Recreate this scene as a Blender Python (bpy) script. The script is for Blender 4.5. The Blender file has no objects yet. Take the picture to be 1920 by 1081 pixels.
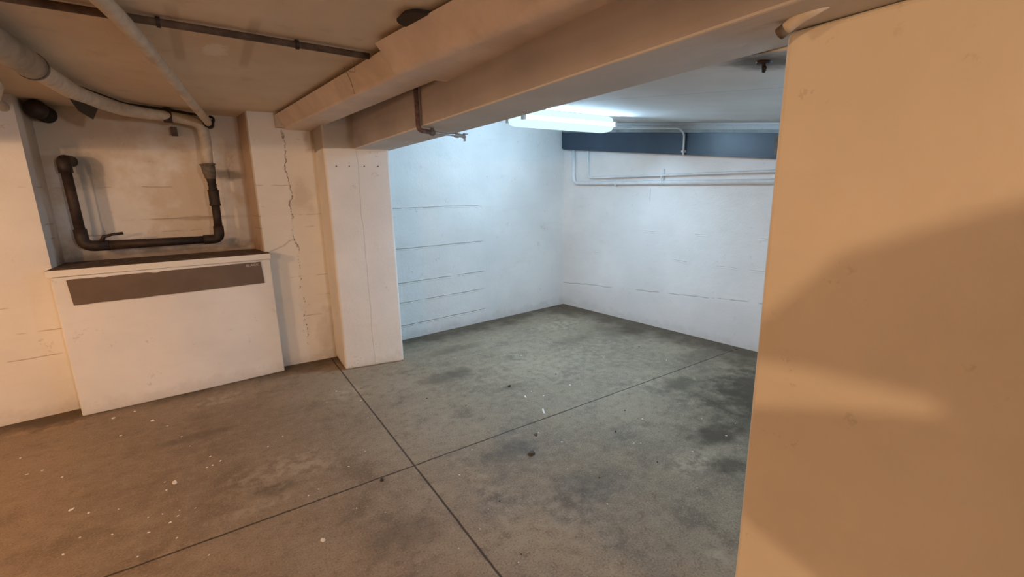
import bpy, bmesh, math, random
from mathutils import Vector, Matrix, noise

C = bpy.context.scene.collection
SC = bpy.context.scene
random.seed(7)

# ------------------------------------------------------------------ node helpers
class V:
    """a scalar or vector socket with arithmetic"""
    def __init__(s, g, k): s.g, s.k = g, k
    def _m(s, op, *a): return s.g.math(op, s, *a)
    def __add__(s, o): return s._m('ADD', o)
    def __radd__(s, o): return s._m('ADD', o)
    def __sub__(s, o): return s._m('SUBTRACT', o)
    def __rsub__(s, o): return s.g.math('SUBTRACT', o, s)
    def __mul__(s, o): return s._m('MULTIPLY', o)
    def __rmul__(s, o): return s._m('MULTIPLY', o)
    def __truediv__(s, o): return s._m('DIVIDE', o)
    def abs(s): return s._m('ABSOLUTE')
    def max(s, o): return s._m('MAXIMUM', o)
    def min(s, o): return s._m('MINIMUM', o)

class G:
    """one material's node graph"""
    def __init__(s, name):
        s.m = bpy.data.materials.new(name); s.m.use_nodes = True
        s.t = s.m.node_tree; s.t.nodes.clear()
        s.out = s.t.nodes.new('ShaderNodeOutputMaterial')
        geo = s.t.nodes.new('ShaderNodeNewGeometry')
        s.pos = geo.outputs['Position']
        sx = s.t.nodes.new('ShaderNodeSeparateXYZ'); s.t.links.new(s.pos, sx.inputs[0])
        s.x, s.y, s.z = (V(s, o) for o in sx.outputs)
        sn = s.t.nodes.new('ShaderNodeSeparateXYZ'); s.t.links.new(geo.outputs['True Normal'], sn.inputs[0])
        s.nx, s.ny, s.nz = (V(s, o) for o in sn.outputs)
    def put(s, sock, v):
        if isinstance(v, V): s.t.links.new(v.k, sock)
        elif isinstance(v, (int, float)): sock.default_value = v
        elif isinstance(v, tuple): sock.default_value = (*v, 1) if len(v) == 3 and len(sock.default_value) == 4 else v
        else: s.t.links.new(v, sock)
    def math(s, op, *a):
        n = s.t.nodes.new('ShaderNodeMath'); n.operation = op
        for i, v in enumerate(a): s.put(n.inputs[i], v)
        return V(s, n.outputs[0])
    def noise(s, scale, detail=4, rough=.55, sc=(1, 1, 1), off=(0, 0, 0), dist=0):
        mp = s.t.nodes.new('ShaderNodeMapping'); s.t.links.new(s.pos, mp.inputs[0])
        mp.inputs['Scale'].default_value = sc; mp.inputs['Location'].default_value = off
        n = s.t.nodes.new('ShaderNodeTexNoise'); s.t.links.new(mp.outputs[0], n.inputs['Vector'])
        n.inputs['Scale'].default_value = scale; n.inputs['Detail'].default_value = detail
        n.inputs['Roughness'].default_value = rough; n.inputs['Distortion'].default_value = dist
        return V(s, n.outputs[0])
    def step(s, v, a, b, lo=0., hi=1.):
        n = s.t.nodes.new('ShaderNodeMapRange'); n.interpolation_type = 'SMOOTHSTEP'
        s.put(n.inputs[0], v)
        n.inputs[1].default_value, n.inputs[2].default_value = a, b
        n.inputs[3].default_value, n.inputs[4].default_value = lo, hi
        return V(s, n.outputs[0])
    def mix(s, f, a, b):
        n = s.t.nodes.new('ShaderNodeMix'); n.data_type = 'RGBA'
        s.put(n.inputs[0], f); s.put(n.inputs[6], a); s.put(n.inputs[7], b)
        return n.outputs[2]
    def blob(s, p, r, soft=.5, wob=None, axes='xy'):
        """1 inside a soft ellipse round p, 0 outside; wob is a noise that frays its rim"""
        q = [getattr(s, a) for a in axes]
        d = None
        for a, c, rr in zip(q, p, r):
            e = (a - c) * (1 / rr); e = e * e
            d = e if d is None else d + e
        d = s.math('SQRT', d)
        if wob is not None: d = d + (wob - .5) * 2.2
        return s.step(d, 1 - soft, 1 + soft * .4, 1, 0)
    def finish(s, col, rough=.85, bump=None, bstr=.3, bdist=.01, metallic=0, spec=.3):
        b = s.t.nodes.new('ShaderNodeBsdfPrincipled')
        s.put(b.inputs['Base Color'], col); s.put(b.inputs['Roughness'], rough)
        b.inputs['Metallic'].default_value = metallic
        b.inputs['Specular IOR Level'].default_value = spec
        if bump is not None:
            n = s.t.nodes.new('ShaderNodeBump'); s.put(n.inputs['Height'], bump)
            n.inputs['Strength'].default_value = bstr; n.inputs['Distance'].default_value = bdist
            s.t.links.new(n.outputs[0], b.inputs['Normal'])
        s.t.links.new(b.outputs[0], s.out.inputs[0])
        return s.m

def plain(name, col, rough=.6, metallic=0, var=.15, scale=30, spec=.3, dirt=None, dirt_amt=.5, bump=.15):
    g = G(name)
    n = g.noise(scale); k = g.step(n, .3, .7)
    c = g.mix(k, tuple(v * (1 - var) for v in col), tuple(v * (1 + var) for v in col))
    if dirt:
        c = g.mix(g.step(g.noise(scale * .35, 6, .7), .5, .68) * dirt_amt, c, dirt)
    return g.finish(c, rough, n, bump, .004, metallic, spec)

# ------------------------------------------------------------------ materials
def wall_paint(name, base=(.80, .775, .74), lines=(), line_mask=None, extra=None, bump=.35, dirt=.5):
    g = G(name)
    big = g.noise(1.6, 3); mid = g.noise(8, 4, .6); fine = g.noise(55, 2, .6)
    streak = g.noise(5, 3, .6, (.6, .6, 3.0)); g.w = g.noise(3.5, 3, .6); g.gate = g.noise(5, 2, .6, off=(0, 3, 0))
    g.mid, g.fine, g.big = mid, fine, big
    c = g.mix(g.step(big, .3, .72), tuple(v * .93 for v in base), tuple(min(v * 1.04, .9) for v in base))
    c = g.mix(g.step(streak, .5, .8) * .16 * dirt, c, (.45, .40, .33))
    c = g.mix(g.step(mid, .62, .68) * g.step(fine, .52, .60) * .5 * dirt, c, (.30, .24, .18))
    # scuffed, dirty foot of the wall
    low = g.step(g.z + (mid - .5) * .25, .0, .12, 1, 0)
    c = g.mix(low * .55 * dirt, c, (.34, .29, .24))
    h = mid * .7 + fine * .3
    for z0, amp, lo, hi, tone in lines:
        d = (g.z - z0 + (g.w - .5) * amp).abs()
        gate = g.step(g.gate, lo, hi)
        if line_mask: gate = gate * line_mask(g)
        L = g.step(d, .0015, .0075, 1, 0) * gate
        c = g.mix(L * tone, c, (.33, .29, .25))
        h = h - L * .9 + g.step((d - .010).abs(), .0, .008, 1, 0) * gate * .5
    if extra: c, h = extra(g, c, h, mid, fine)
    return g.finish(c, .8, h, bump, .012, spec=.25)

def left_extra(g, c, h, mid, fine):
    # long vertical crack between the recess and the pillar, with a weaker branch
    d = (g.x - .60 - (mid - .5) * .13).abs()
    zone = g.step(g.z, .98, 1.08) * g.step(g.z, 1.98, 2.08, 1, 0) * g.step(g.y, 4.2, 4.3)
    cr = g.step(d, .001, .008, 1, 0) * zone * g.step(fine + (g.gate - .5), .40, .56, .12, 1)
    zone2 = g.step(g.z, .12, .2) * g.step(g.z, 1.0, 1.05, 1, 0)
    cr2 = g.step(d, .002, .009, 1, 0) * zone2 * g.step(fine, .56, .62)
    d3 = (g.z - 1.03 - (g.x - .36) * .45 + (mid - .5) * .08).abs()
    cr3 = g.step(d3, .002, .010, 1, 0) * g.step(g.x, .36, .38) * g.step(g.x, .56, .60, 1, 0) * .4
    k = cr.max(cr2).max(cr3)
    c = g.mix(k * .8, c, (.13, .09, .06)); h = h - k * .8
    c = g.mix(g.blob((.69, 1.5), (.10, .14), .7, mid, 'xz') * .35, c, (.42, .36, .30))
    c = g.mix(g.blob((.80, .25), (.12, .25), .8, mid, 'xz') * .4, c, (.40, .35, .30))
    c = g.mix(g.blob((.80, 1.98), (.06, .10), .6, mid, 'xz') * g.step(g.y, 4.2, 4.3) * .6, c, (.40, .28, .19))  # shadow wedge under the duct, painted into the wall colour
    # recess: rust-brown staining on its back, darker at top and foot
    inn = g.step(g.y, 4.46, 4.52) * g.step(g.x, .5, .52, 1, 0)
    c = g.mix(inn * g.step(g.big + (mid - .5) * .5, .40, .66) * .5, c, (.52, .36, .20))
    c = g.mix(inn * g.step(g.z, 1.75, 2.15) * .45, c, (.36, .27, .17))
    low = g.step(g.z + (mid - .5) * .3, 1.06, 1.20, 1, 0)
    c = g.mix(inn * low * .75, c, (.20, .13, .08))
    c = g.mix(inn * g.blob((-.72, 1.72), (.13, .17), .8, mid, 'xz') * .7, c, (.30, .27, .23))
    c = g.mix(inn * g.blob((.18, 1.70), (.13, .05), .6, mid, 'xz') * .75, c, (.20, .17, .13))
    c = g.mix(inn * g.blob((-.10, 1.34), (.30, .02), .8, mid, 'xz') * .4, c, (.25, .17, .10))
    # the reveal at the right is coloured brown
    rv = g.step(g.y, 4.40, 4.42) * g.step(g.x, .26, .29) * g.step(g.x, .40, .42, 1, 0)
    c = g.mix(rv * .7, c, (.42, .27, .17))
    for z0 in (1.60, 1.345, 1.24, .80, .62, .44):
        d = (g.z - z0 + (g.w - .5) * .03).abs()
        k = g.step(d, .001, .005, 1, 0) * g.step(g.gate, .50, .60) * g.step(g.x, 1.2, 1.3, 1, 0)
        c = g.mix(k * .5, c, (.34, .24, .15)); h = h - k * .7
    return c, h

BAY = lambda g: g.step(g.x, 1.35, 1.4) * g.step(g.x + (g.mid - .5) * .3, 2.50, 2.62, 1, 0)
M = {}
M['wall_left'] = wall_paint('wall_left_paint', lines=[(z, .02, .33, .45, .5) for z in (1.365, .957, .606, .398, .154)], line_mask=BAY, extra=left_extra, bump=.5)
def back_extra(g, c, h, mid, fine):
    d = (g.z - .30 - (4.6 - g.y) * .065 + (g.w - .5) * .05).abs()
    k = g.step(d, .001, .009, 1, 0) * g.step(g.gate, .42, .52)
    c = g.mix(k * .55, c, (.33, .31, .29)); h = h - k * .8
    low = g.step(g.z - .30 - (4.6 - g.y) * .065, -.05, .0, 1, 0)
    c = g.mix(low * .12, c, (.62, .56, .54))
    d = (g.y - 3.30 + (g.w - .5) * .03).abs()
    k = g.step(d, .001, .005, 1, 0) * g.step(g.z, 1.36, 1.39) * g.step(g.z, 1.5, 1.52, 1, 0)
    c = g.mix(k * .6, c, (.35, .33, .30))
    return c, h
M['wall_back'] = wall_paint('wall_back_paint', lines=[(z, .05, .54, .62, .22) for z in (.76, 1.05)], extra=back_extra, dirt=.4)
def pil_extra(g, c, h, mid, fine):
    d = (g.x - 1.062 + (g.w - .5) * .04).abs()
    k = g.step(d, .001, .006, 1, 0)
    c = g.mix(k * .35, c, (.45, .40, .36)); h = h - k * .4
    top = g.step(g.z + (mid - .5) * .02, 1.865, 1.88)
    c = g.mix(top, c, (.40, .36, .32))
    return c, h
M['pillar'] = wall_paint('pillar_paint', extra=pil_extra, bump=.25, dirt=.5)
M['wall_right'] = wall_paint('wall_right_paint', base=(.80, .735, .62), bump=.12, dirt=.4)
M['box'] = wall_paint('box_paint', bump=.15, dirt=.45)
M['wall_far'] = plain('wall_plain_paint', (.78, .75, .70), .85, var=.05, scale=4)

def concrete_ceiling():
    g = G('ceiling_limewash')
    big = g.noise(1.1, 5); mid = g.noise(7, 6, .6)
    c = g.mix(g.step(big, .3, .7), (.64, .54, .42), (.76, .66, .54))
    c = g.mix(g.blob((.125, 2.68), (.052, .14), .35, g.noise(14, 3)) * .7, c, (.80, .76, .70))
    for x0 in (-.02, .25):
        k = g.step((g.x - x0).abs(), .012, .03, 1, 0) * g.step((g.y - 2.55).abs(), .3, .45, 1, 0)
        c = g.mix(k * .35, c, (.30, .23, .16))
    c = g.mix(g.step(mid, .55, .75) * .25, c, (.34, .27, .19))
    return g.finish(c, .9, mid, .25, .01, spec=.15)
M['ceiling'] = concrete_ceiling()
def bay_ceiling():
    g = G('bay_ceiling_limewash')
    big = g.noise(1.3, 5); mid = g.noise(7, 6, .6)
    c = g.mix(g.step(big, .3, .7), (.70, .69, .67), (.80, .80, .79))
    k = g.step((g.x - 2.055 + (g.noise(3, 3) - .5) * .02).abs(), .002, .008, 1, 0)
    c = g.mix(k * .45, c, (.28, .27, .25))
    c = g.mix(g.blob((1.46, .80), (.22, .20), .9, g.noise(7, 4)) * .85, c, (.10, .085, .07))
    c = g.mix(g.step(mid, .58, .75) * .15, c, (.40, .39, .35))
    return g.finish(c, .85, mid - k * .8, .2, .01, spec=.2)
M['bay_ceiling'] = bay_ceiling()
def beam_mat():
    g = G('beam_bare_concrete')
    n = g.noise(2.2, 5); f = g.noise(30, 4); b = g.noise(4, 5, .6, (4, .5, 4))
    c = g.mix(g.step(n, .3, .7), (.35, .335, .35), (.44, .42, .44))
    c = g.mix(g.step(b, .52, .75) * .25, c, (.34, .29, .26))
    # duct's shadow painted along the top of the side face
    k = g.step(g.z + (n - .5) * .12, 2.00, 2.03)
    c = g.mix(k * .25, c, (.30, .25, .22))
    c = g.mix(g.step(g.nz, -.7, -.5, 1, 0), c, g.mix(g.step(n, .3, .7), (.62, .60, .58), (.70, .68, .66)))   # paler colour on the soffit
    return g.finish(c, .88, f * .4 + b * .6, .3, .008, spec=.2)
M['beam'] = beam_mat()

def floor_mat():
    g = G('floor_worn_concrete')
    big = g.noise(.9, 3, .6, off=(3, 1, 0)); mid = g.noise(3.2, 5, .62); fin = g.noise(16, 5, .65); grit = g.noise(110, 2, .6)
    c = g.mix(g.step(big, .32, .68), (0.228, 0.173, 0.117), (0.314, 0.241, 0.165))
    c = g.mix(g.step(mid, .46, .70) * .55, c, (0.370, 0.287, 0.195))
    c = g.mix(g.step(mid, .34, .47, 1, 0) * .72, c, (0.147, 0.108, 0.070))
    c = g.mix(g.step(fin, .48, .68) * .45, c, (0.399, 0.311, 0.212))
    c = g.mix(g.step(fin, .32, .47, 1, 0) * .50, c, (0.142, 0.104, 0.068))
    c = g.mix(g.step(grit, .54, .66) * .45, c, (0.437, 0.342, 0.238))
    c = g.mix(g.step(grit, .34, .46, 1, 0) * .45, c, (0.114, 0.080, 0.051))
    # browner slab outside the bay
    lf = g.step(g.x + (big - .5) * 1.2, -.2, 1.3, 1, 0)
    c = g.mix(lf * .30, c, (0.247, 0.149, 0.080))
    w1, w2 = g.noise(5, 4, .65), g.noise(8, 4, .7, off=(4, 0, 0)); w3 = w2
    def dark(p, r, a, w=w1, soft=.7, col=(0.052, 0.036, 0.021)):
        nonlocal c
        c = g.mix(g.blob(p, r, soft, w) * a, c, col)
    def pale(p, r, a, w=w3, soft=.8, col=(0.437, 0.342, 0.238)):
        nonlocal c
        c = g.mix(g.blob(p, r, soft, w) * g.step(fin, .40, .62) * a, c, col)
    # damp patches beside the right-hand wall
    dark((2.45, 1.43), (.24, .11), .78); dark((2.22, 1.20), (.20, .09), .72, w2)
    dark((3.30, 1.62), (.80, .42), .90, w2, .8); dark((2.75, 1.35), (.35, .25), .55, w1, .9)
    dark((2.90, 2.05), (.22, .11), .55); dark((3.6, 2.3), (.4, .18), .4, w2)
    # oil marks
    dark((1.49, 3.27), (.24, .13), .55); dark((.11, 2.46), (.13, .09), .5, w2); dark((1.30, 2.02), (.20, .13), .38)
    dark((1.43, 1.52), (.28, .13), .35, w2); dark((1.80, 2.78), (.13, .05), .5); dark((-.25, 3.35), (.2, .07), .35)
    dark((2.95, 3.35), (.35, .10), .35, w2); dark((3.55, 3.3), (.3, .3), .45); dark((1.85, 3.85), (.35, .10), .4, w2)
    dark((.55, 1.75), (.22, .12), .35, w2)
    # lime bloom and scuffed paint
    pale((2.07, 1.36), (.22, .10), .8); pale((.71, 3.46), (.16, .12), .9); pale((.17, 2.60), (.30, .17), .55)
    pale((.05, 2.35), (.25, .07), .4); pale((1.57, .87), (.06, .05), .8); pale((-.13, 3.90), (.22, .12), .55)
    pale((3.15, 3.85), (.30, .16), .7); pale((1.0, 1.9), (.10, .35), .4); pale((2.3, 3.0), (.9, .5), .25); pale((1.2, 1.45), (.3, .25), .3)
    pale((-1.10, 4.10), (.22, .06), .9, w2, .4, (0.475, 0.319, 0.193)); pale((2.6, 2.2), (.35, .12), .35)
    # dirt gathered along the foot of the walls
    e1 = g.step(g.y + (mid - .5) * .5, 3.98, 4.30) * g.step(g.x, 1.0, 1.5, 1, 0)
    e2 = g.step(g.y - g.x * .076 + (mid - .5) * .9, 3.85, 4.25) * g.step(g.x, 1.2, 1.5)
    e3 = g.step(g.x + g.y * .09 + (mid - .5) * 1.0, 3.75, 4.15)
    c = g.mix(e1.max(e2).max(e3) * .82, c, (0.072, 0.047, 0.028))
    # sawn joints
    wv = (w2 - .5) * .010
    j1 = g.step((g.y - 2.225 + wv).abs(), .003, .0075, 1, 0)
    j2 = g.step((g.x - .778 + wv).abs(), .003, .0075, 1, 0)
    rim = g.step((g.y - 2.225).abs(), .0, .035, 1, 0).max(g.step((g.x - .79).abs(), .0, .06, 1, 0))
    c = g.mix(rim * g.step(fin, .5, .66) * .4, c, (0.342, 0.258, 0.175))
    j = j1.max(j2)
    c = g.mix(j * .88, c, (0.033, 0.020, 0.013))
    h = fin * .6 + grit * .3 - j * 1.5
    return g.finish(c, g.step(mid, .3, .7, .55, .8), h, .30, .008, spec=.3)
M['floor'] = floor_mat()

M['duct'] = plain('duct_cream_paint', (.74, .64, .56), .55, var=.08, scale=5, dirt=(.52, .40, .31), dirt_amt=.4, bump=.05)
M['duct_dark'] = plain('duct_hanger_dark', (.06, .045, .035), .9)  # near-black colour of the duct hanger
M['cream_pipe'] = plain('cream_pipe_paint', (.60, .53, .44), .55, var=.1, scale=14, dirt=(.33, .25, .17), dirt_amt=.5)
M['pipe_lag'] = plain('pipe_lagging_grey', (.40, .355, .29), .6, var=.2, scale=9, dirt=(.20, .16, .11), dirt_amt=.6, bump=.3)
M['iron'] = plain('rusty_dark_iron', (.030, .019, .015), .6, var=.35, scale=22, dirt=(.075, .033, .020), dirt_amt=.55, bump=.35, spec=.4)
M['iron_grey'] = plain('grey_iron_coupling', (.15, .125, .10), .55, var=.3, scale=40, dirt=(.07, .05, .035), dirt_amt=.7, bump=.3)
M['ceiling_pipe'] = plain('brown_ceiling_pipe', (.115, .075, .055), .7, var=.3, scale=18)
M['rust_red'] = plain('red_brown_pipe_paint', (.125, .07, .06), .55, var=.35, scale=60, dirt=(.30, .27, .25), dirt_amt=.4, bump=.3)
M['zinc'] = plain('dull_zinc', (.42, .42, .44), .42, .6, var=.2, scale=50)
M['black'] = plain('black_rubber', (.018, .015, .013), .6)
M['white_pipe'] = plain('white_painted_pipe', (.74, .75, .75), .45, var=.06, scale=12)
M['band'] = plain('blue_grey_sheet_metal', (.030, .048, .075), .38, 0, var=.2, scale=2.2, spec=.5, bump=.02)
M['band_edge'] = plain('band_edge_strip', (.30, .33, .34), .5, var=.15, scale=9, dirt=(.12, .12, .12), dirt_amt=.6)
M['band_patch'] = plain('band_bare_patch', (.15, .135, .11), .8, var=.3, scale=14)
M['strip'] = plain('box_dark_strip', (.15, .105, .075), .55, var=.08, scale=8, bump=.02)
M['letter'] = plain('pale_print', (.62, .56, .50), .6, var=.03)
def dusty():
    g = G('ledge_dusty_top')
    n = g.noise(14, 6, .65)
    dust = g.step(g.nz, .6, .8)
    c = g.mix(dust, (.78, .75, .70), (.12, .08, .055))
    c = g.mix(dust * g.step(n, .52, .68) * .7, c, (.27, .23, .19))
    return g.finish(c, .85, n, .3, .006)
M['ledge'] = dusty()
M['flake'] = plain('paint_flake_white', (.78, .74, .68), .7, var=.06)
M['grit'] = plain('dark_grit', (.045, .038, .032), .8, var=.3, scale=90)
M['brown_bit'] = plain('brown_bark', (.10, .075, .06), .8, var=.3, scale=90)
M['wire'] = plain('thin_brown_wire', (.22, .15, .09), .6)
M['plug'] = plain('grey_plug', (.16, .15, .14), .6)
M['mouth_black'] = plain('pipe_mouth_black', (.012, .010, .008), .9)  # near-black colour of the pipe end
def emit(name, col, k):
    g = G(name); e = g.t.nodes.new('ShaderNodeEmission')
    e.inputs[0].default_value = (*col, 1); e.inputs[1].default_value = k
    g.t.links.new(e.outputs[0], g.out.inputs[0]); return g.m
M['tube'] = emit('lit_tube', (.50, .79, 1.07), 182)
M['glow'] = emit('bloom_glow', (.70, 1.0, 1.02), 1.1)  # glow of the lamp's bloom, given to a solid body
M['housing'] = plain('lamp_housing_tinted', (.010, .018, .018), .8, var=.02, spec=.0)

# ------------------------------------------------------------------ mesh helpers
def obj(name, bm, m, parent=None, smooth=False, origin=None):
    bmesh.ops.recalc_face_normals(bm, faces=bm.faces)
    me = bpy.data.meshes.new(name)
    off = Vector(origin) if origin is not None else (Vector(parent['_w']) if parent is not None else Vector((0, 0, 0)))
    bm.transform(Matrix.Translation(-off)); bm.to_mesh(me); bm.free()
    o = bpy.data.objects.new(name, me); C.objects.link(o)
    me.materials.append(m)
    if smooth:
        for p in me.polygons: p.use_smooth = True
    if parent is not None: o.parent = parent
    if origin is not None: o.location = origin
    o['_w'] = list(off)
    return o
def part(name, bm, m, par, smooth=False):
    return obj(name, bm, m, par, smooth)
def root(name, label, cat, loc, group=None):
    o = bpy.data.objects.new(name, None); C.objects.link(o); o.location = loc; o['_w'] = list(loc)
    o.empty_display_size = .05
    tag(o, label, cat, group); return o
def tag(o, label, cat, group=None):
    o['label'] = label; o['category'] = cat
    if group: o['group'] = group
    return o
def struct(o, label=None, cat=None):
    o['kind'] = 'structure'
    if label: o['label'] = label; o['category'] = cat
    return o
def smooth_by_angle(o, a=40):
    for p in o.data.polygons: p.use_smooth = True
    o.data.set_sharp_from_angle(angle=math.radians(a))

def prism(bm, foot, z0, z1):
    """foot: list of (x, y); z0, z1 numbers or functions of (x, y)"""
    f0 = z0 if callable(z0) else (lambda x, y: z0)
    f1 = z1 if callable(z1) else (lambda x, y: z1)
    lo = [bm.verts.new((x, y, f0(x, y))) for x, y in foot]; hi = [bm.verts.new((x, y, f1(x, y))) for x, y in foot]
    n = len(foot); bm.faces.new(lo[::-1]); bm.faces.new(hi)
    for i in range(n): bm.faces.new((lo[i], lo[(i + 1) % n], hi[(i + 1) % n], hi[i]))
def rect(x0, x1, y0, y1): return [(x0, y0), (x1, y0), (x1, y1), (x0, y1)]
def bx(bm, x0, x1, y0, y1, z0, z1): prism(bm, rect(x0, x1, y0, y1), z0, z1)
def BM(): return bmesh.new()

def fillet(pts, r):
    """round the corners of a polyline"""
    P = [Vector(p) for p in pts]; out = [P[0]]
    for i in range(1, len(P) - 1):
        a, b, c = P[i - 1], P[i], P[i + 1]
        d1, d2 = (a - b).normalized(), (c - b).normalized()
        t = min(r, (a - b).length * .48, (c - b).length * .48)
        p, q = b + d1 * t, b + d2 * t
        for k in range(7):
            u = k / 6; out.append(p * (1 - u) ** 2 + b * 2 * u * (1 - u) + q * u * u)
    out.append(P[-1]); return out
def tube(bm, pts, r, seg=16, cap=True, bend=0):
    P = fillet(pts, bend) if bend else [Vector(p) for p in pts]
    rr = r if isinstance(r, (list, tuple)) else [r] * len(P)
    t = (P[1] - P[0]).normalized()
    up = Vector((0, 0, 1)) if abs(t.z) < .9 else Vector((1, 0, 0))
    u = t.cross(up).normalized(); rings = []
    for i, p in enumerate(P):
        if i == 0: t = (P[1] - P[0])
        elif i == len(P) - 1: t = (P[-1] - P[-2])
        else: t = (P[i + 1] - P[i]).normalized() + (P[i] - P[i - 1]).normalized()
        t.normalize(); u = (u - t * u.dot(t)).normalized(); w = t.cross(u)
        rings.append([bm.verts.new(p + (u * math.cos(a) + w * math.sin(a)) * rr[i]) for a in [2 * math.pi * k / seg for k in range(seg)]])
    for a, b in zip(rings, rings[1:]):
        for k in range(seg): bm.faces.new((a[k], a[(k + 1) % seg], b[(k + 1) % seg], b[k]))
    if cap: bm.faces.new(rings[0][::-1]); bm.faces.new(rings[-1])
def profile_tube(a, b, prof):
    """stations [(t, r)] along a->b as a turned piece"""
    a, b = Vector(a), Vector(b); bm = BM()
    tube(bm, [a + (b - a) * t for t, r in prof], [r for t, r in prof], 20); return bm
def roughen(o, bevel=.012, amp=.006, scale=.25, levels=5, seg=3):
    if bevel:
        b = o.modifiers.new('bevel', 'BEVEL'); b.width = bevel; b.segments = seg; b.limit_method = 'ANGLE'
    s = o.modifiers.new('grid', 'SUBSURF'); s.subdivision_type = 'SIMPLE'; s.levels = s.render_levels = levels
    t = bpy.data.textures.new('lumps', 'CLOUDS'); t.noise_scale = scale; t.noise_depth = 3
    d = o.modifiers.new('lumps', 'DISPLACE'); d.texture = t; d.texture_coords = 'GLOBAL'; d.strength = amp; d.mid_level = .5
    for p in o.data.polygons: p.use_smooth = True
    w = o.modifiers.new('normals', 'WEIGHTED_NORMAL'); w.keep_sharp = True

# ------------------------------------------------------------------ the setting
CZ = 2.18                                        # flat ceiling; the bay ceiling slopes like the ramp above it
slope = lambda x, y: 1.778 + .121 * y
bm = BM(); bx(bm, -5.2, 4.9, -4.2, 5.2, -.2, 0); struct(obj('floor', bm, M['floor']))

for nm, foot in (('wall_left', [(-5.2, 4.20), (-1.39, 4.305), (-.965, 4.345), (-.965, 5.2), (-5.2, 5.2)]),
                 ('wall_recess', [(-.965, 4.70), (.42, 4.70), (.42, 5.2), (-.965, 5.2)]),
                 ('wall_left_bay', [(.300, 4.70), (.350, 4.36), (.82, 4.335), (1.56, 4.43), (3.86, 4.605), (4.9, 4.68), (4.9, 5.2), (.42, 5.2), (.42, 4.70)])):
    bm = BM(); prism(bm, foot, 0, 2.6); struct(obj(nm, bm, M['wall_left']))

wbx = lambda y: 3.86 + (4.605 - y) * .0898
bm = BM(); prism(bm, [(wbx(4.9), 4.9), (wbx(-1.4), -1.4), (4.9, -1.4), (4.9, 4.9)], 0, 2.6); struct(obj('wall_back', bm, M['wall_back']))
# wall end / broad pier at the right, its face at x = 1.23
bm = BM(); bx(bm, 1.23, 1.62, -4.2, .628, 0, 1.868)
o = struct(obj('wall_right', bm, M['wall_right'])); roughen(o, .014, .004, .3, 5)
bm = BM(); bx(bm, 1.62, 4.9, -1.5, -1.3, 0, 2.3); struct(obj('wall_bay_side', bm, M['wall_far']))
bm = BM(); bx(bm, -5.2, 1.3, -4.2, -4.0, 0, 2.3); struct(obj('wall_near', bm, M['wall_far']))
bm = BM(); bx(bm, -5.2, -5.0, -4.2, 5.2, 0, 2.3); struct(obj('wall_far_side', bm, M['wall_far']))
bm = BM(); bx(bm, -5.2, 1.36, -4.2, 5.2, CZ, 2.6); struct(obj('ceiling', bm, M['ceiling']))
bm = BM(); prism(bm, rect(1.36, 4.9, -1.5, 5.2), slope, 2.75); struct(obj('ceiling_bay', bm, M['bay_ceiling']))

bm = BM(); prism(bm, [(.818, 3.935), (1.318, 3.84), (1.345, 4.5), (.835, 4.5)], 0, 2.2)
o = struct(obj('pillar', bm, M['pillar']), 'white painted concrete pillar standing against the left wall under the beam', 'pillar')
roughen(o, .018, .006, .22, 5)
bm = BM(); prism(bm, [(1.06, -4.2), (1.36, -4.2), (1.36, 4.4), (1.05, 4.4), (1.05, 3.85)], 1.87, 2.7)
o = struct(obj('beam', bm, M['beam']), 'bare grey concrete beam running from the white pillar across to the right wall', 'beam')
roughen(o, .012, .005, .3, 5)

bm = BM(); bx(bm, -1.80, -1.50, -4.0, 4.25, 1.87, 2.7); struct(obj('beam', bm, M['beam']))

# added caster behind the camera, cut to throw the photographer's shadow onto wall_right
pts = [(-.95, 0), (-.95, 1.72), (-.42, 1.68), (-.31, 1.63), (-.23, 1.535), (-.195, 1.485), (-.30, 1.498), (-.40, 1.502), (-.41, 1.480), (-.30, 1.445), (-.19, 1.405), (-.19, 1.29), (-.25, 1.265), (-.33, 1.25), (-.35, 0)]
bm = BM(); f = [bm.verts.new((-.93, y, z)) for y, z in pts]; k = [bm.verts.new((-.86, y, z)) for y, z in pts]
bm.faces.new(f); bm.faces.new(k[::-1])
for i in range(len(pts)): bm.faces.new((f[i], f[(i + 1) % len(pts)], k[(i + 1) % len(pts)], k[i]))
struct(obj('shadow_caster', bm, M['wall_far']))

# ------------------------------------------------------------------ low boxed casing below the recess
r = root('boxed_casing', 'low white painted box below the pipe recess, with a dark strip near its top', 'casing', (-.29, 4.25, 0))
bm = BM()
prism(bm, [(-.945, 4.16), (-.3, 4.185), (.370, 4.235), (.372, 4.35), (.345, 4.355), (.30, 4.69), (-.96, 4.69), (-.96, 4.345)], 0, 1.0)
o = part('front_panel', bm, M['box'], r); roughen(o, .010, .006, .2, 5)
bm = BM(); prism(bm, [(-.968, 4.185), (.372, 4.195), (.372, 4.352), (.348, 4.355), (.300, 4.69), (-.962, 4.69), (-.962, 4.34), (-.968, 4.34)], 1.002, 1.048)
o = part('ledge', bm, M['ledge'], r); roughen(o, .005, .003, .15, 5, 2)
bm = BM()                                       # bare strip left unpainted: ragged thin plate on the front panel
N = 60; xs = [-.868 + (1.165) * i / N for i in range(N + 1)]
def fy(x): return 4.185 + (x + .3) / .67 * .05 if x > -.3 else 4.16 + (x + .945) / .645 * .025
top = [(x, .982 - max(0, noise.noise((x * 14, 0, 3))) * (.022 if x < -.35 else .006)) for x in xs]
bot = [(x + .01, .803 + noise.noise((x * 9, 7, 0)) * .003) for x in xs]
fr, bk = [], []
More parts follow.
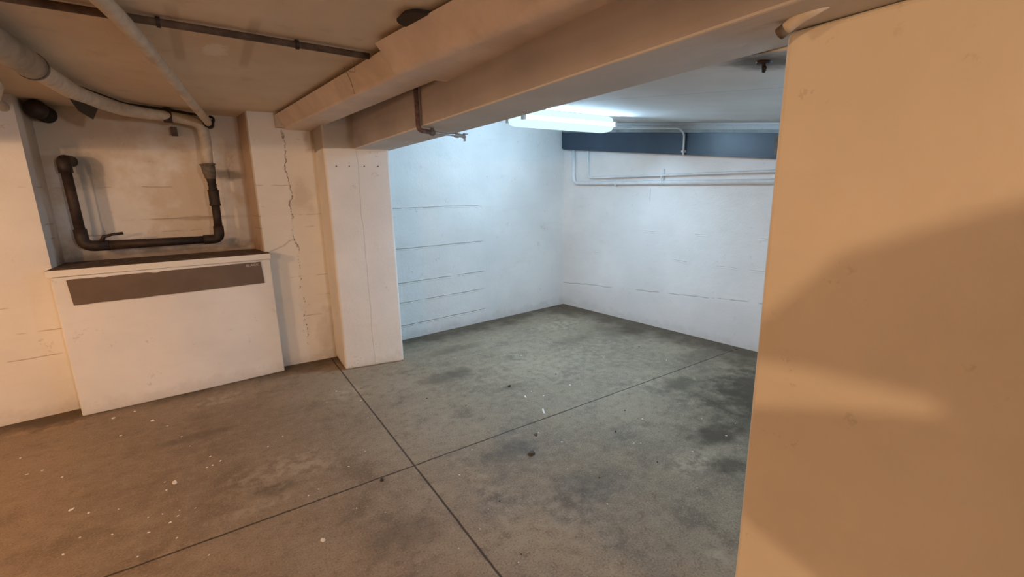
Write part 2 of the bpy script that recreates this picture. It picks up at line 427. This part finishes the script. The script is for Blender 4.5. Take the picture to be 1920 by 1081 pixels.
for (xa, za), (xb, zb) in zip(top, bot):
    fr.append((bm.verts.new((xa, fy(xa) - .007, za)), bm.verts.new((xb, fy(xb) - .007, zb))))
    bk.append((bm.verts.new((xa, fy(xa) + .004, za)), bm.verts.new((xb, fy(xb) + .004, zb))))
for i in range(N):
    bm.faces.new((fr[i][0], fr[i][1], fr[i + 1][1], fr[i + 1][0])); bm.faces.new((bk[i][0], bk[i + 1][0], bk[i + 1][1], bk[i][1]))
    bm.faces.new((fr[i][0], fr[i + 1][0], bk[i + 1][0], bk[i][0])); bm.faces.new((fr[i][1], bk[i][1], bk[i + 1][1], fr[i + 1][1]))
bm.faces.new((fr[0][0], bk[0][0], bk[0][1], fr[0][1])); bm.faces.new((fr[N][0], fr[N][1], bk[N][1], bk[N][0]))
st = part('bare_strip', bm, M['strip'], r); st['label'] = 'long dark brown unpainted strip with a small word at its right end'
cu = bpy.data.curves.new('printed_word', 'FONT'); cu.body = 'BLACK'; cu.size = .026; cu.extrude = .0006; cu.align_x = 'CENTER'
to = bpy.data.objects.new('tmp', cu); C.objects.link(to)
dg = bpy.context.evaluated_depsgraph_get(); me = bpy.data.meshes.new_from_object(to.evaluated_get(dg)); bpy.data.objects.remove(to)
bm = BM(); bm.from_mesh(me); bpy.data.meshes.remove(me)
ang = math.atan2(.05, .67)
bm.transform(Matrix.Translation((.235, fy(.235) - .0085, .952)) @ Matrix.Rotation(ang, 4, 'Z') @ Matrix.Rotation(math.pi / 2, 4, 'X') @ Matrix.Scale(1.15, 4, (1, 0, 0)))
w = obj('printed_word', bm, M['letter'], st); w.location = -Vector(st['_w']) + Vector(st['_w']); w['label'] = 'small pale printed word BLACK'

# ------------------------------------------------------------------ pipes in the recess
PY = 4.50
r = root('iron_drain_pipe', 'dark rusty iron pipe bent in a U in the wall recess', 'pipe', (-.38, PY, 1.17))
A, B, D, E_ = (-.805, PY, 1.785), (-.803, PY, 1.18), (.040, PY, 1.168), (.046, PY, 1.46)
A = (-.812, PY, 1.785)
bm = BM(); tube(bm, [(-.812, PY, 1.74), (-.805, PY, 1.24)], .031); part('upright_pipe', bm, M['iron'], r, True)
bm = BM(); tube(bm, [(-.74, PY, 1.172), (-.02, PY, 1.170)], [.036, .030]); hp = part('level_pipe', bm, M['iron'], r, True)
bm = BM(); tube(bm, [(.044, PY, 1.22), (.050, PY, 1.50)], .030); part('upright_pipe', bm, M['iron'], r, True)
bm = BM(); tube(bm, [(-.812, PY, 1.70), (-.813, PY, 1.785), (-.808, 4.702, 1.79)], .040, 18, bend=.07); part('elbow', bm, M['iron'], r, True)
bm = BM(); tube(bm, [(-.806, PY, 1.30), (-.803, PY, 1.175), (-.66, PY, 1.172)], .039, 18, bend=.09); part('elbow', bm, M['iron'], r, True)
bm = BM(); tube(bm, [(-.07, PY, 1.170), (.043, PY, 1.170), (.045, PY, 1.275)], .038, 18, bend=.08); part('elbow', bm, M['iron'], r, True)
part('coupling', profile_tube((.047, PY, 1.44), (.049, PY, 1.57), [(0, .034), (.06, .043), (.14, .038), (.86, .038), (.94, .043), (1, .034)]), M['iron'], r, True)
part('threaded_nipple', profile_tube((.049, PY, 1.56), (.045, PY, 1.67), [(0, .030), (.2, .032), (.24, .028), (.5, .032), (.55, .028), (.8, .033), (1, .030)]), M['iron'], r, True)
part('reducer_coupling', profile_tube((.044, PY, 1.655), (.036, PY, 1.775), [(0, .034), (.12, .040), (.55, .047), (.9, .049), (.93, .060), (1, .055)]), M['iron_grey'], r, True)['label'] = 'grey tapered coupling'
bm = BM(); tube(bm, [(-.70, PY - .01, 1.20), (-.68, PY - .025, 1.238), (-.63, PY - .03, 1.252), (-.565, PY - .03, 1.258)], [.018, .013, .009, .011], 10)
part('wire_stub', bm, M['iron'], r, True)

r = root('lagged_ceiling_pipe', 'pale lagged pipe under the ceiling at far left, bending along and down into the recess', 'pipe', (-.58, 2.6, 2.11))
path = [(-.66, 1.2, 2.10), (-.585, 3.10, 2.105), (-.56, 3.75, 2.115), (-.40, 4.32, 2.118), (-.10, 4.47, 2.118), (.040, PY, 2.085), (.048, PY, 1.95), (.036, PY, 1.765)]
P = fillet(path, .16)
bm = BM(); n = len(P); tube(bm, P, [.046 if i < 8 else .046 - .005 * min(1, (i - 8) / 12) for i in range(n)], 18); part('pipe', bm, M['cream_pipe'], r, True)
bm = BM(); tube(bm, [(-.66, 1.2, 2.10), (-.587, 3.04, 2.105)], .060, 20); lag = part('lagging_sleeve', bm, M['pipe_lag'], r, True)
bm = BM(); tube(bm, [(-.5875, 3.02, 2.105), (-.587, 3.045, 2.105)], .0625, 20); obj('sleeve_rim', bm, M['iron_grey'], lag, True)
bm = BM()                                       # torn flap hanging from the wrap
v = [bm.verts.new(p) for p in ((-.575, 3.62, 2.075), (-.50, 3.95, 2.068), (-.535, 3.98, 2.01), (-.57, 3.80, 2.035), (-.578, 3.64, 2.07), (-.505, 3.96, 2.062), (-.54, 3.99, 2.006), (-.575, 3.81, 2.03))]
bm.faces.new(v[:4]); bm.faces.new(v[4:][::-1])
for i in range(4): bm.faces.new((v[i], v[4 + i], v[4 + (i + 1) % 4], v[(i + 1) % 4]))
part('torn_flap', bm, M['black'], r)

bm = BM(); tube(bm, [(-.80, 1.2, 2.05), (-.74, 2.6, 2.055), (-.80, 3.4, 2.075), (-.99, 4.10, 2.10), (-1.01, 4.345, 2.10)], .030, 14, bend=.1)
tag(obj('slim_ceiling_pipe', bm, M['cream_pipe'], None, True), 'slimmer stained pipe running just below the lagged pipe at far left', 'pipe')
bm = BM(); tube(bm, [(-.595, 3.2, 2.155), (-.565, 3.75, 2.162), (-.40, 4.30, 2.162), (-.10, 4.44, 2.156), (.03, 4.46, 2.140), (.075, 4.44, 2.085), (.115, 4.42, 2.075), (.125, 4.43, 2.12), (.10, 4.46, 2.135)], .0095, 10, bend=.06)
tag(obj('black_cable', bm, M['black'], None, True), 'black cable lying along the top of the pipe in the recess', 'cable')
r = root('pipe_mouth', 'round black open pipe end high in the left corner of the recess', 'pipe end', (-.875, 4.56, 2.11))
bm = BM(); tube(bm, [(-.885, 4.71, 2.112), (-.885, 4.45, 2.112)], .058, 24); part('barrel', bm, M['mouth_black'], r, True)
bm = BM(); tube(bm, [(-.885, 4.46, 2.112), (-.885, 4.447, 2.112)], .062, 24); part('rim', bm, M['iron'], r, True)
r = root('pipe_bracket', 'small dark metal bracket under the pipe at the top of the recess', 'bracket', (-.17, 4.5, 2.08))
bm = BM(); bx(bm, -.197, -.142, 4.40, 4.412, 2.065, 2.165); bx(bm, -.197, -.142, 4.41, 4.70, 2.163, 2.170); part('strap', bm, M['iron'], r)
bm = BM(); tube(bm, [(-.170, 4.402, 2.135), (-.170, 4.392, 2.135)], .007, 8); part('bolt', bm, M['zinc'], r)
bm = BM(); bx(bm, -.172, -.132, 4.60, 4.70, 2.00, 2.06); part('wall_plate', bm, M['ceiling_pipe'], r)

# ------------------------------------------------------------------ pipes and marks on the flat ceiling
r = root('brown_ceiling_pipe', 'thin dark brown pipe fixed under the ceiling, running to the cream duct', 'pipe', (0, 2.31, 2.15))
def cpy(x): return 2.285 + (x + .35) * .055
bm = BM(); tube(bm, [(-2.2, cpy(-2.2), 2.157), (.742, cpy(.742), 2.157)], .0145, 12); part('pipe', bm, M['ceiling_pipe'], r, True)
for x in (-.068, .42):
    bm = BM(); y = cpy(x); tube(bm, [(x - .007, y, 2.157), (x + .007, y, 2.157)], .019, 14); bx(bm, x - .007, x + .007, y + .012, y + .034, 2.168, 2.18)
    part('clip', bm, M['iron'], r)
r = root('slanting_drain_pipe', 'cream painted pipe slanting across the ceiling into the recess', 'pipe', (0, 3.4, 2.12))
bm = BM(); tube(bm, [(-.36, 1.2, 2.135), (-.167, 2.25, 2.133), (.075, 4.35, 2.088), (.085, 4.48, 2.085)], .028, 18, bend=.3); part('pipe', bm, M['cream_pipe'], r, True)
bm = BM(); tube(bm, [(.083, 4.44, 2.086), (.09, 4.53, 2.083)], .036, 18); part('collar', bm, M['black'], r, True)['label'] = 'black rubber collar at the wall end'

bm = BM(); tube(bm, [(.70, 2.66, 2.172), (.705, 2.64, 2.15), (.712, 2.60, 2.10), (.718, 2.59, 2.065), (.728, 2.60, 2.03)], .0016, 6, bend=.02)
tube(bm, [(.705, 2.64, 2.15), (.72, 2.52, 2.12), (.70, 2.47, 2.165)], .0012, 6, bend=.02)
tag(obj('hanging_wire', bm, M['wire'], None, True), 'thin loose wire dangling beside the cream duct', 'wire')

# ------------------------------------------------------------------ cream duct
def duct_section(name, y0, y1, L, R, zb, zt, rad, lean, par, n=14):
    bm = BM(); rings = []
    for i in range(n + 1):
        y = y0 + (y1 - y0) * i / n; xl, xr = L(y), R(y); pr = [(xl - lean, zt)]
        for k in range(7):
            a = math.pi + k / 6 * math.pi / 2; pr.append((xl + rad + rad * math.cos(a), zb + rad + rad * math.sin(a)))
        for k in range(5):
            a = 1.5 * math.pi + k / 4 * math.pi / 2; pr.append((xr - .02 + .02 * math.cos(a), zb + .02 + .02 * math.sin(a)))
        pr.append((xr, zt)); rings.append([bm.verts.new((x, y, z)) for x, z in pr])
    m = len(rings[0])
    for a, b in zip(rings, rings[1:]):
        for k in range(m): bm.faces.new((a[k], a[(k + 1) % m], b[(k + 1) % m], b[k]))
    bm.faces.new(rings[0]); bm.faces.new(rings[-1][::-1])
    o = part(name, bm, M['duct'], par); smooth_by_angle(o, 50); return o
r = root('ventilation_duct', 'long cream painted duct hung under the ceiling in front of the concrete beam', 'duct', (.8, 2.2, 2.05))
Lf = lambda y: .606 - (y - 4.243) * .1043
Rf = lambda y: .848 - (y - 4.095) * .0967
duct_section('far_section', 1.9, 4.34, Lf, Rf, 2.05, 2.155, .022, .055, r)
Ln = lambda y: .775 - (y - 2.15) * .16
Rn = lambda y: 1.085 - (y - 2.2) * .085
duct_section('near_section', -1.5, 2.15, Ln, Rn, 2.036, 2.160, .045, .065, r, 20)
bm = BM(); tube(bm, [(.775, 1.80, 2.157), (.775, 1.80, CZ)], [.085, .06], 18); part('hanger', bm, M['duct_dark'], r)
bm = BM(); prism(bm, [(.545, 4.30), (.60, 4.27), (.60, 4.36), (.545, 4.36)], 2.06, CZ); part('wall_collar', bm, M['cream_pipe'], r)

# ------------------------------------------------------------------ red-brown pipe looping under the beam
r = root('red_brown_pipe', 'thin red-brown pipe dropping beside the beam and bending under it', 'pipe', (1.03, 2.48, 1.86))
bm = BM(); tube(bm, [(1.028, 2.486, 2.18), (1.028, 2.478, 1.848), (1.12, 2.50, 1.845)], .013, 14, bend=.03); part('drop_pipe', bm, M['rust_red'], r, True)
bm = BM(); tube(bm, [(1.08, 2.497, 1.845), (1.335, 2.575, 1.845)], .0085, 12); part('cross_pipe', bm, M['zinc'], r, True)['label'] = 'grey pipe under the beam'
bm = BM(); tube(bm, [(1.115, 2.507, 1.845), (1.135, 2.513, 1.845)], .018, 8); bx(bm, 1.118, 1.130, 2.498, 2.522, 1.845, 1.872); part('clamp', bm, M['iron_grey'], r)
t = part('tap', profile_tube((1.29, 2.560, 1.845), (1.375, 2.587, 1.845), [(0, .010), (.1, .015), (.35, .015), (.45, .011), (.8, .011), (.85, .014), (1, .012)]), M['zinc'], r, True)
bm = BM(); tube(bm, [(1.37, 2.585, 1.845), (1.372, 2.585, 1.815)], .007, 10); bx(bm, 1.366, 1.396, 2.580, 2.592, 1.855, 1.862); obj('tap_spout', bm, M['zinc'], t)

# wall plugs near the top of the pillar
for i, (x, lab) in enumerate(((.902, 'leftmost'), (.999, 'second from left'), (1.114, 'third from left'), (1.222, 'rightmost'))):
    y = 3.935 - (x - .818) * .19
    bm = BM(); tube(bm, [(x, y + .012, 1.735), (x, y - .004, 1.735)], .0055, 10)
    tag(obj('wall_plug', bm, M['plug'], None, True), f'dark screw plug high on the white pillar, {lab} of four', 'plug', 'screw plugs on the pillar')

# ------------------------------------------------------------------ tube lamp on the bay ceiling
LY = 3.08; lz = 2.085
r = root('tube_lamp', 'lit fluorescent tube lamp glowing blue-white on the bay ceiling', 'lamp', (2.62, LY, lz + .05))
bm = BM(); bx(bm, 2.10, 3.08, LY - .06, LY + .06, lz + .055, lz + .064); part('mounting_plate', bm, M['white_pipe'], r)
bm = BM(); rings = []                              # rounded opal body, added to stand in for the lamp's bloom
for x, k in ((2.055, .55), (2.075, .9), (2.11, 1), (3.05, 1), (3.085, .9), (3.105, .55)):
    ring = []
    for i in range(24):
        a = 2 * math.pi * i / 24; ca, sa = math.cos(a), math.sin(a)
        ring.append(bm.verts.new((x, LY + .085 * k * math.copysign(abs(ca) ** .6, ca), lz - .01 + .068 * k * math.copysign(abs(sa) ** .6, sa))))
    rings.append(ring)
for p, q in zip(rings, rings[1:]):
    for i in range(24): bm.faces.new((p[i], p[(i + 1) % 24], q[(i + 1) % 24], q[i]))
bm.faces.new(rings[0]); bm.faces.new(rings[-1][::-1])
part('glow_body', bm, M['glow'], r, True)
for yy in (LY - .108, LY + .108):
    bm = BM(); tube(bm, [(2.10, yy, lz - .02), (3.06, yy, lz - .02)], .015, 14); part('tube', bm, M['tube'], r, True)
    for x in (2.080, 3.055):
        bm = BM(); bx(bm, x, x + .024, yy - .018, yy + .018, lz - .04, lz); part('tube_holder', bm, M['white_pipe'], r)

# ------------------------------------------------------------------ high on the back wall: dark band, conduits
def bw(y, z, d): return (wbx(y) - d, y, z)         # a point d in front of the back wall
def band_bm(y0, y1, zb0, zb1, zt0, zt1, d0, d1):
    bm = BM(); q = []
    for y, zb, zt in ((y0, zb0, zt0), (y1, zb1, zt1)):
        q.append([bm.verts.new(bw(y, zb, d0)), bm.verts.new(bw(y, zt, d0)), bm.verts.new(bw(y, zt, d1)), bm.verts.new(bw(y, zb, d1))])
    for k in range(4): bm.faces.new((q[0][k], q[0][(k + 1) % 4], q[1][(k + 1) % 4], q[1][k]))
    bm.faces.new(q[0]); bm.faces.new(q[1][::-1]); return bm
zb = lambda y: 2.030 - (4.60 - y) * .112
zt = lambda y: zb(y) + .195
r = root('sheet_metal_band', 'long dark blue-grey metal band sloping along the top of the back wall', 'metal band', bw(3.2, 1.9, .03))
YM = 2.885
part('panel', band_bm(YM, 4.58, zb(YM), zb(4.58), zt(YM), zt(4.58), -.01, .055), M['band'], r)
part('panel', band_bm(.4, YM - .004, zb(.4), zb(YM), zt(.4), zt(YM), -.01, .050), M['band'], r)
part('top_rail', band_bm(.4, 4.56, zt(.4), zt(4.56), zt(.4) + .028, zt(4.56) + .028, -.01, .075), M['band_edge'], r)
part('bottom_lip', band_bm(.4, 4.55, zb(.4) - .012, zb(4.55) - .012, zb(.4), zb(4.55), -.01, .066), M['band'], r)
part('bare_patch', band_bm(.5, 2.07, zb(.5) + .004, zb(2.07) + .02, zt(.5) - .02, zt(2.07) - .02, .04, .054), M['band_patch'], r)['label'] = 'bare brown patch at the right end'
r = root('thin_conduit', 'thin white conduit along the back wall top, dropping over the dark band', 'conduit', bw(3.0, 2.1, .1))
bm = BM(); tube(bm, [bw(4.4, zt(4.4) + .045, .09), bw(2.93, zt(2.93) + .038, .09), bw(2.885, zt(2.885) - .01, .085), bw(2.885, zb(2.885) - .012, .08)], .009, 12, bend=.05); part('pipe', bm, M['white_pipe'], r, True)
bm = BM(); tube(bm, [bw(2.885, zb(2.885) + .02, .10), bw(2.885, zb(2.885) + .02, -.01)], .012, 10); part('clip', bm, M['white_pipe'], r)
bm = BM(); tube(bm, [bw(.4, slope(0, .4) - .022, .012), bw(4.4, slope(0, 4.4) - .022, .012)], .008, 10)
tag(obj('ceiling_cable', bm, M['white_pipe'], None, True), 'straight white cable in the corner between back wall and bay ceiling', 'cable')

r = root('upper_wall_conduit', 'upper and thinner of two white pipes on the back wall below the dark band', 'pipe', bw(3.2, 1.65, .04))
bm = BM(); tube(bm, [bw(4.16, zb(4.16) + .01, .035), bw(4.16, 1.655, .035), bw(.5, 1.615, .035)], .0125, 14, bend=.06); part('pipe', bm, M['white_pipe'], r, True)
bm = BM(); tube(bm, [bw(3.13, 1.63, .036), bw(3.15, 1.63, .036)], .018, 12); bx(bm, *(lambda p: (p[0] - .004, p[0] + .03, p[1] - .008, p[1] + .008, p[2], p[2] + .075))(bw(3.14, 1.63, .02))); part('clip', bm, M['white_pipe'], r)
r = root('lower_wall_pipe', 'lower and thicker of two white pipes on the back wall below the dark band', 'pipe', bw(3.2, 1.58, .04))
bm = BM(); tube(bm, [bw(4.40, zb(4.40) + .01, .030), bw(4.40, 1.597, .030), bw(.5, 1.512, .030)], .022, 16, bend=.09); part('pipe', bm, M['white_pipe'], r, True)
for y in (3.15, 3.74):
    bm = BM(); tube(bm, [bw(y, 1.57, .031), bw(y - .018, 1.57, .031)], .027, 14)
    p = bw(y, 1.57, .045); bx(bm, p[0] - .004, p[0] + .004, p[1] - .012, p[1] + .002, 1.57, 1.57 + (.075 if y < 3.5 else .055)); part('clip', bm, M['white_pipe'], r)

# pipe end at the top of the right-hand wall, hook on the bay ceiling
r = root('pipe_stub', 'short cream pipe stub with a dark broken end at the top of the right wall', 'pipe stub', (1.15, .56, 1.87))
bm = BM(); tube(bm, [(1.150, .50, 1.885), (1.150, .565, 1.866), (1.153, .598, 1.850)], .0135, 14, bend=.02); part('pipe', bm, M['cream_pipe'], r, True)
bm = BM(); tube(bm, [(1.1525, .590, 1.854), (1.154, .606, 1.846)], .0142, 14); part('broken_end', bm, M['iron_grey'], r, True)
r = root('ceiling_hook', 'small dark hook on the sooty patch of the bay ceiling', 'hook', (1.43, .79, 1.86))
bm = BM(); tube(bm, [(1.47, .81, 1.885), (1.47, .81, 1.855), (1.455, .80, 1.842), (1.44, .79, 1.85)], .006, 10, bend=.012); part('hook', bm, M['black'], r, True)
bm = BM(); tube(bm, [(1.47, .81, 1.88), (1.47, .81, 1.868)], .022, 14); part('base_plate', bm, M['iron'], r, True)

# ------------------------------------------------------------------ litter on the floor
CHIPS = [(-.6433, 4.04, .0088), (-.755, 3.9977, .0128), (-.6746, 3.6549, .0079), (-.5221, 3.7886, .0142), (-.4303, 3.6312, .0059), (-.3411, 3.4004, .0064), (-.9892, 3.4168, .0067), (-.8787, 3.2626, .0064), (-.396, 2.8705, .0048), (-.3829, 2.7785, .0063), (-.1862, 3.0171, .0067), (-.1386, 2.929, .0065), (-.2034, 2.8966, .0056), (-.1762, 2.903, .0073), (-.7681, 2.8652, .0115), (-.6909, 2.7826, .0072), (-.4421, 2.5697, .0045), (-.35, 2.4642, .0065), (-.3213, 2.4998, .0051), (-.3162, 2.5429, .0044), (-.4288, 2.4406, .0064), (-.3184, 2.323, .0055), (-.5667, 2.522, .0059), (-.7265, 2.4906, .0059), (-.6885, 2.5842, .0053), (-.2519, 2.5169, .0044), (-.3851, 2.5592, .0044), (.284, 2.32, .0041), (.233, 2.2944, .0048), (-.1968, 2.1194, .0039), (.1101, 2.9386, .0049), (-.4534, 2.2863, .0055), (-1.0516, 3.4162, .0067), (-1.1412, 3.6753, .0071), (.2024, 3.0189, .005), (-.571, 2.731, .0039), (-.2939, 3.2322, .0044), (.7584, 3.2416, .0081), (.6453, 3.5235, .0086), (.725, 2.9403, .0058), (.466, 2.4329, .0064), (.5881, 2.5345, .0044), (.9465, 1.9985, .0059), (1.7327, 3.6124, .0063), (2.2639, 3.307, .0085), (1.885, 2.622, .007), (1.9117, 2.5046, .0078), (1.6121, 1.9314, .0065), (2.1985, 2.5331, .0091), (2.2315, 1.8383, .0064), (1.9587, 1.6688, .0044), (.4094, 2.0526, .0044), (.5171, 1.9419, .0037), (.8388, 1.5832, .004), (.9384, 1.6759, .003), (.7068, 1.5358, .0033), (.8765, 1.3255, .0032), (.5739, 2.9563, .005), (.5401, 3.3581, .0055), (1.5611, 2.1024, .0052), (2.1415, 3.4055, .0064), (1.6621, 1.5006, .0033), (2.8413, 2.8118, .0053), (1.121, 2.1766, .0057), (1.7999, 2.0259, .0038), (1.9919, 1.6445, .0037), (2.4862, 1.3972, .0064), (2.1659, 1.4096, .0052), (2.674, 1.4493, .0042), (2.5546, 1.6131, .0042), (3.2456, 2.4335, .0064), (1.4344, 1.3712, .0043), (1.8966, 1.1943, .0033), (1.4632, 1.7033, .0033), (2.6963, 3.4401, .0057)]
def shard(rr, seed, thick=.35, long=1.5):
    rnd = random.Random(seed); bm = BM(); n = 7; lo, hi = [], []
    for k in range(n):
        a = 2 * math.pi * k / n; q = rr * rnd.uniform(.65, 1.25)
        x, y = math.cos(a) * q * long, math.sin(a) * q
        lo.append(bm.verts.new((x, y, 0))); hi.append(bm.verts.new((x * .85, y * .85, rr * thick * rnd.uniform(.6, 1.4))))
    bm.faces.new(lo[::-1]); bm.faces.new(hi)
    for k in range(n): bm.faces.new((lo[k], lo[(k + 1) % n], hi[(k + 1) % n], hi[k]))
    return bm
def lay(name, bm, m, x, y, rot, label, cat, group=None):
    bm.transform(Matrix.Rotation(rot, 4, 'Z') @ Matrix.Identity(4))
    o = obj(name, bm, m); o.location = (x, y, .0); return tag(o, label, cat, group)
def slip(a, b):
    bm = BM(); prism(bm, [(-a, -b * .5), (a * .7, -b * .6), (a, -b * .1), (a * .55, b * .6), (-a * .9, b * .35)], 0, .001); return bm
protos = [shard(1.0, s) for s in range(6)]
meshes = []
for b in protos:
    bmesh.ops.recalc_face_normals(b, faces=b.faces); me = bpy.data.meshes.new('paint_flake'); b.to_mesh(me); b.free(); me.materials.append(M['flake']); meshes.append(me)
for i, (x, y, q) in enumerate(CHIPS):
    o = bpy.data.objects.new('paint_flake', meshes[i % 6]); C.objects.link(o)
    q *= .72; o.location = (x, y, 0); o.scale = (q, q, q); o.rotation_euler = (0, 0, random.uniform(0, 6.28))
    tag(o, 'tiny white flake of paint lying on the concrete floor', 'paint flake', 'paint flakes on the floor')
lay('paint_lump', shard(.013, 31, .8, 1.1), M['flake'], -.3498, 2.8265, .4, 'largest white paint lump on the brown floor below the box', 'paint flake')
lay('paint_lump', shard(.011, 32, .5, 1.2), M['flake'], .2287, 1.9258, 1.1, 'white paint lump near the bottom edge, left of the floor joints\' crossing', 'paint flake')
lay('paper_scrap', slip(.038, .011), M['flake'], 1.765, 2.315, math.radians(62), 'long pale scrap of paper beside the floor joint in the bay', 'scrap')
lay('paper_scrap', slip(.018, .010), M['flake'], 1.793, 2.574, math.radians(70), 'short pale scrap of paper behind the long scrap', 'scrap')
for (x, y, q, s, mt, lab) in ((1.382, 1.9297, .0175, 41, 'brown_bit', 'largest brown bark chip on the bay floor, in front of the joint'), (1.529, 2.0881, .0125, 42, 'brown_bit', 'dark brown chip just behind the largest bark chip'),
        (.5822, 2.1972, .0105, 43, 'grit', 'black pebble beside the floor joint, left of the crossing'), (1.7962, 2.80, .0115, 44, 'grit', 'dark clod farthest back on the bay floor'),
        (1.9671, 1.8257, .0085, 45, 'grit', 'small black pebble on the bay floor, right of the bark chips')):
    lay('bark_chip' if mt == 'brown_bit' else 'pebble', shard(q, s, .7, 1.5), M[mt], x, y, s, lab, 'bark chip' if mt == 'brown_bit' else 'pebble')
gm = []
for s in range(3):
    b = shard(1.0, 60 + s, .7, 1.2); bmesh.ops.recalc_face_normals(b, faces=b.faces); me = bpy.data.meshes.new('grit_crumb'); b.to_mesh(me); b.free(); me.materials.append(M['grit']); gm.append(me)
for i, (x, y, q) in enumerate([(1.0134, 1.6917, .0043), (.9098, 1.3535, .0033), (2.2468, 2.7691, .0057), (1.3551, 2.702, .0042), (1.1757, 2.9814, .0052), (1.5489, 1.5433, .0046), (2.2276, 1.987, .0049), (1.9135, 1.458, .0042), (3.3246, 2.8153, .0057)]):
    o = bpy.data.objects.new('grit_crumb', gm[i % 3]); C.objects.link(o); o.location = (x, y, 0); o.scale = (q, q, q); o.rotation_euler = (0, 0, i)
    tag(o, 'tiny dark crumb of grit on the bay floor', 'grit', 'dark grit crumbs on the floor')

for o in list(bpy.data.objects):
    if '_w' in o: del o['_w']

# ------------------------------------------------------------------ light
def point(name, loc, col, w, rad, aim=None):
    l = bpy.data.lights.new(name, 'SPOT' if aim else 'POINT'); l.color = col; l.energy = w; l.shadow_soft_size = rad
    o = bpy.data.objects.new(name, l); C.objects.link(o); o.location = loc
    if aim:
        o.rotation_euler = (Vector(aim) - Vector(loc)).to_track_quat('-Z', 'Y').to_euler(); l.spot_size = math.radians(52); l.spot_blend = .6
    return o
point('warm_bulkhead_light', (-2.3, 2.2, 1.84), (1, .60, .32), 72, .09)
point('warm_bulkhead_light', (-2.6, -.9, 1.85), (1, .60, .32), 138, .022)
point('added_fill_light', (1.05, -2.9, 1.72), (1, .93, .88), 150, .10, (.1, 4.3, .35))  # unseen neutral spot added to lift the left wall, pillar and floor
point('bay_side_light', (2.75, .35, 1.62), (.52, .81, 1.08), 22, .12)
wd = bpy.data.worlds.new('world'); SC.world = wd; wd.use_nodes = True
wd.node_tree.nodes['Background'].inputs[0].default_value = (.05, .05, .05, 1)

# ------------------------------------------------------------------ camera
F, YAW, PIT, ROL = 844.0, math.radians(56.67), math.radians(-12.04), math.radians(-1.165)
fwd = Vector((math.cos(YAW) * math.cos(PIT), math.sin(YAW) * math.cos(PIT), math.sin(PIT)))
rt = Vector((math.sin(YAW), -math.cos(YAW), 0)); up = rt.cross(fwd)
r2 = rt * math.cos(ROL) + up * math.sin(ROL); u2 = up * math.cos(ROL) - rt * math.sin(ROL)
cam = bpy.data.cameras.new('camera'); co = bpy.data.objects.new('camera', cam); C.objects.link(co)
mw = Matrix((r2, u2, -fwd)).transposed().to_4x4(); mw.translation = (0, 0, 1.5); co.matrix_world = mw
cam.sensor_fit = 'HORIZONTAL'; cam.sensor_width = 36; cam.lens = 36 * F / 1920; cam.clip_start = .02
SC.camera = co
vs = SC.view_settings
vs.view_transform = 'Standard'; vs.look = 'None'; vs.exposure = 0.06; vs.gamma = 1; vs.use_curve_mapping = False
SC.cycles.max_bounces = 6; SC.cycles.diffuse_bounces = 4; SC.cycles.glossy_bounces = 2
SC.cycles.sample_clamp_indirect = 8
SC.cycles.use_denoising = True
SC.cycles.use_adaptive_sampling = True; SC.cycles.adaptive_threshold = .04
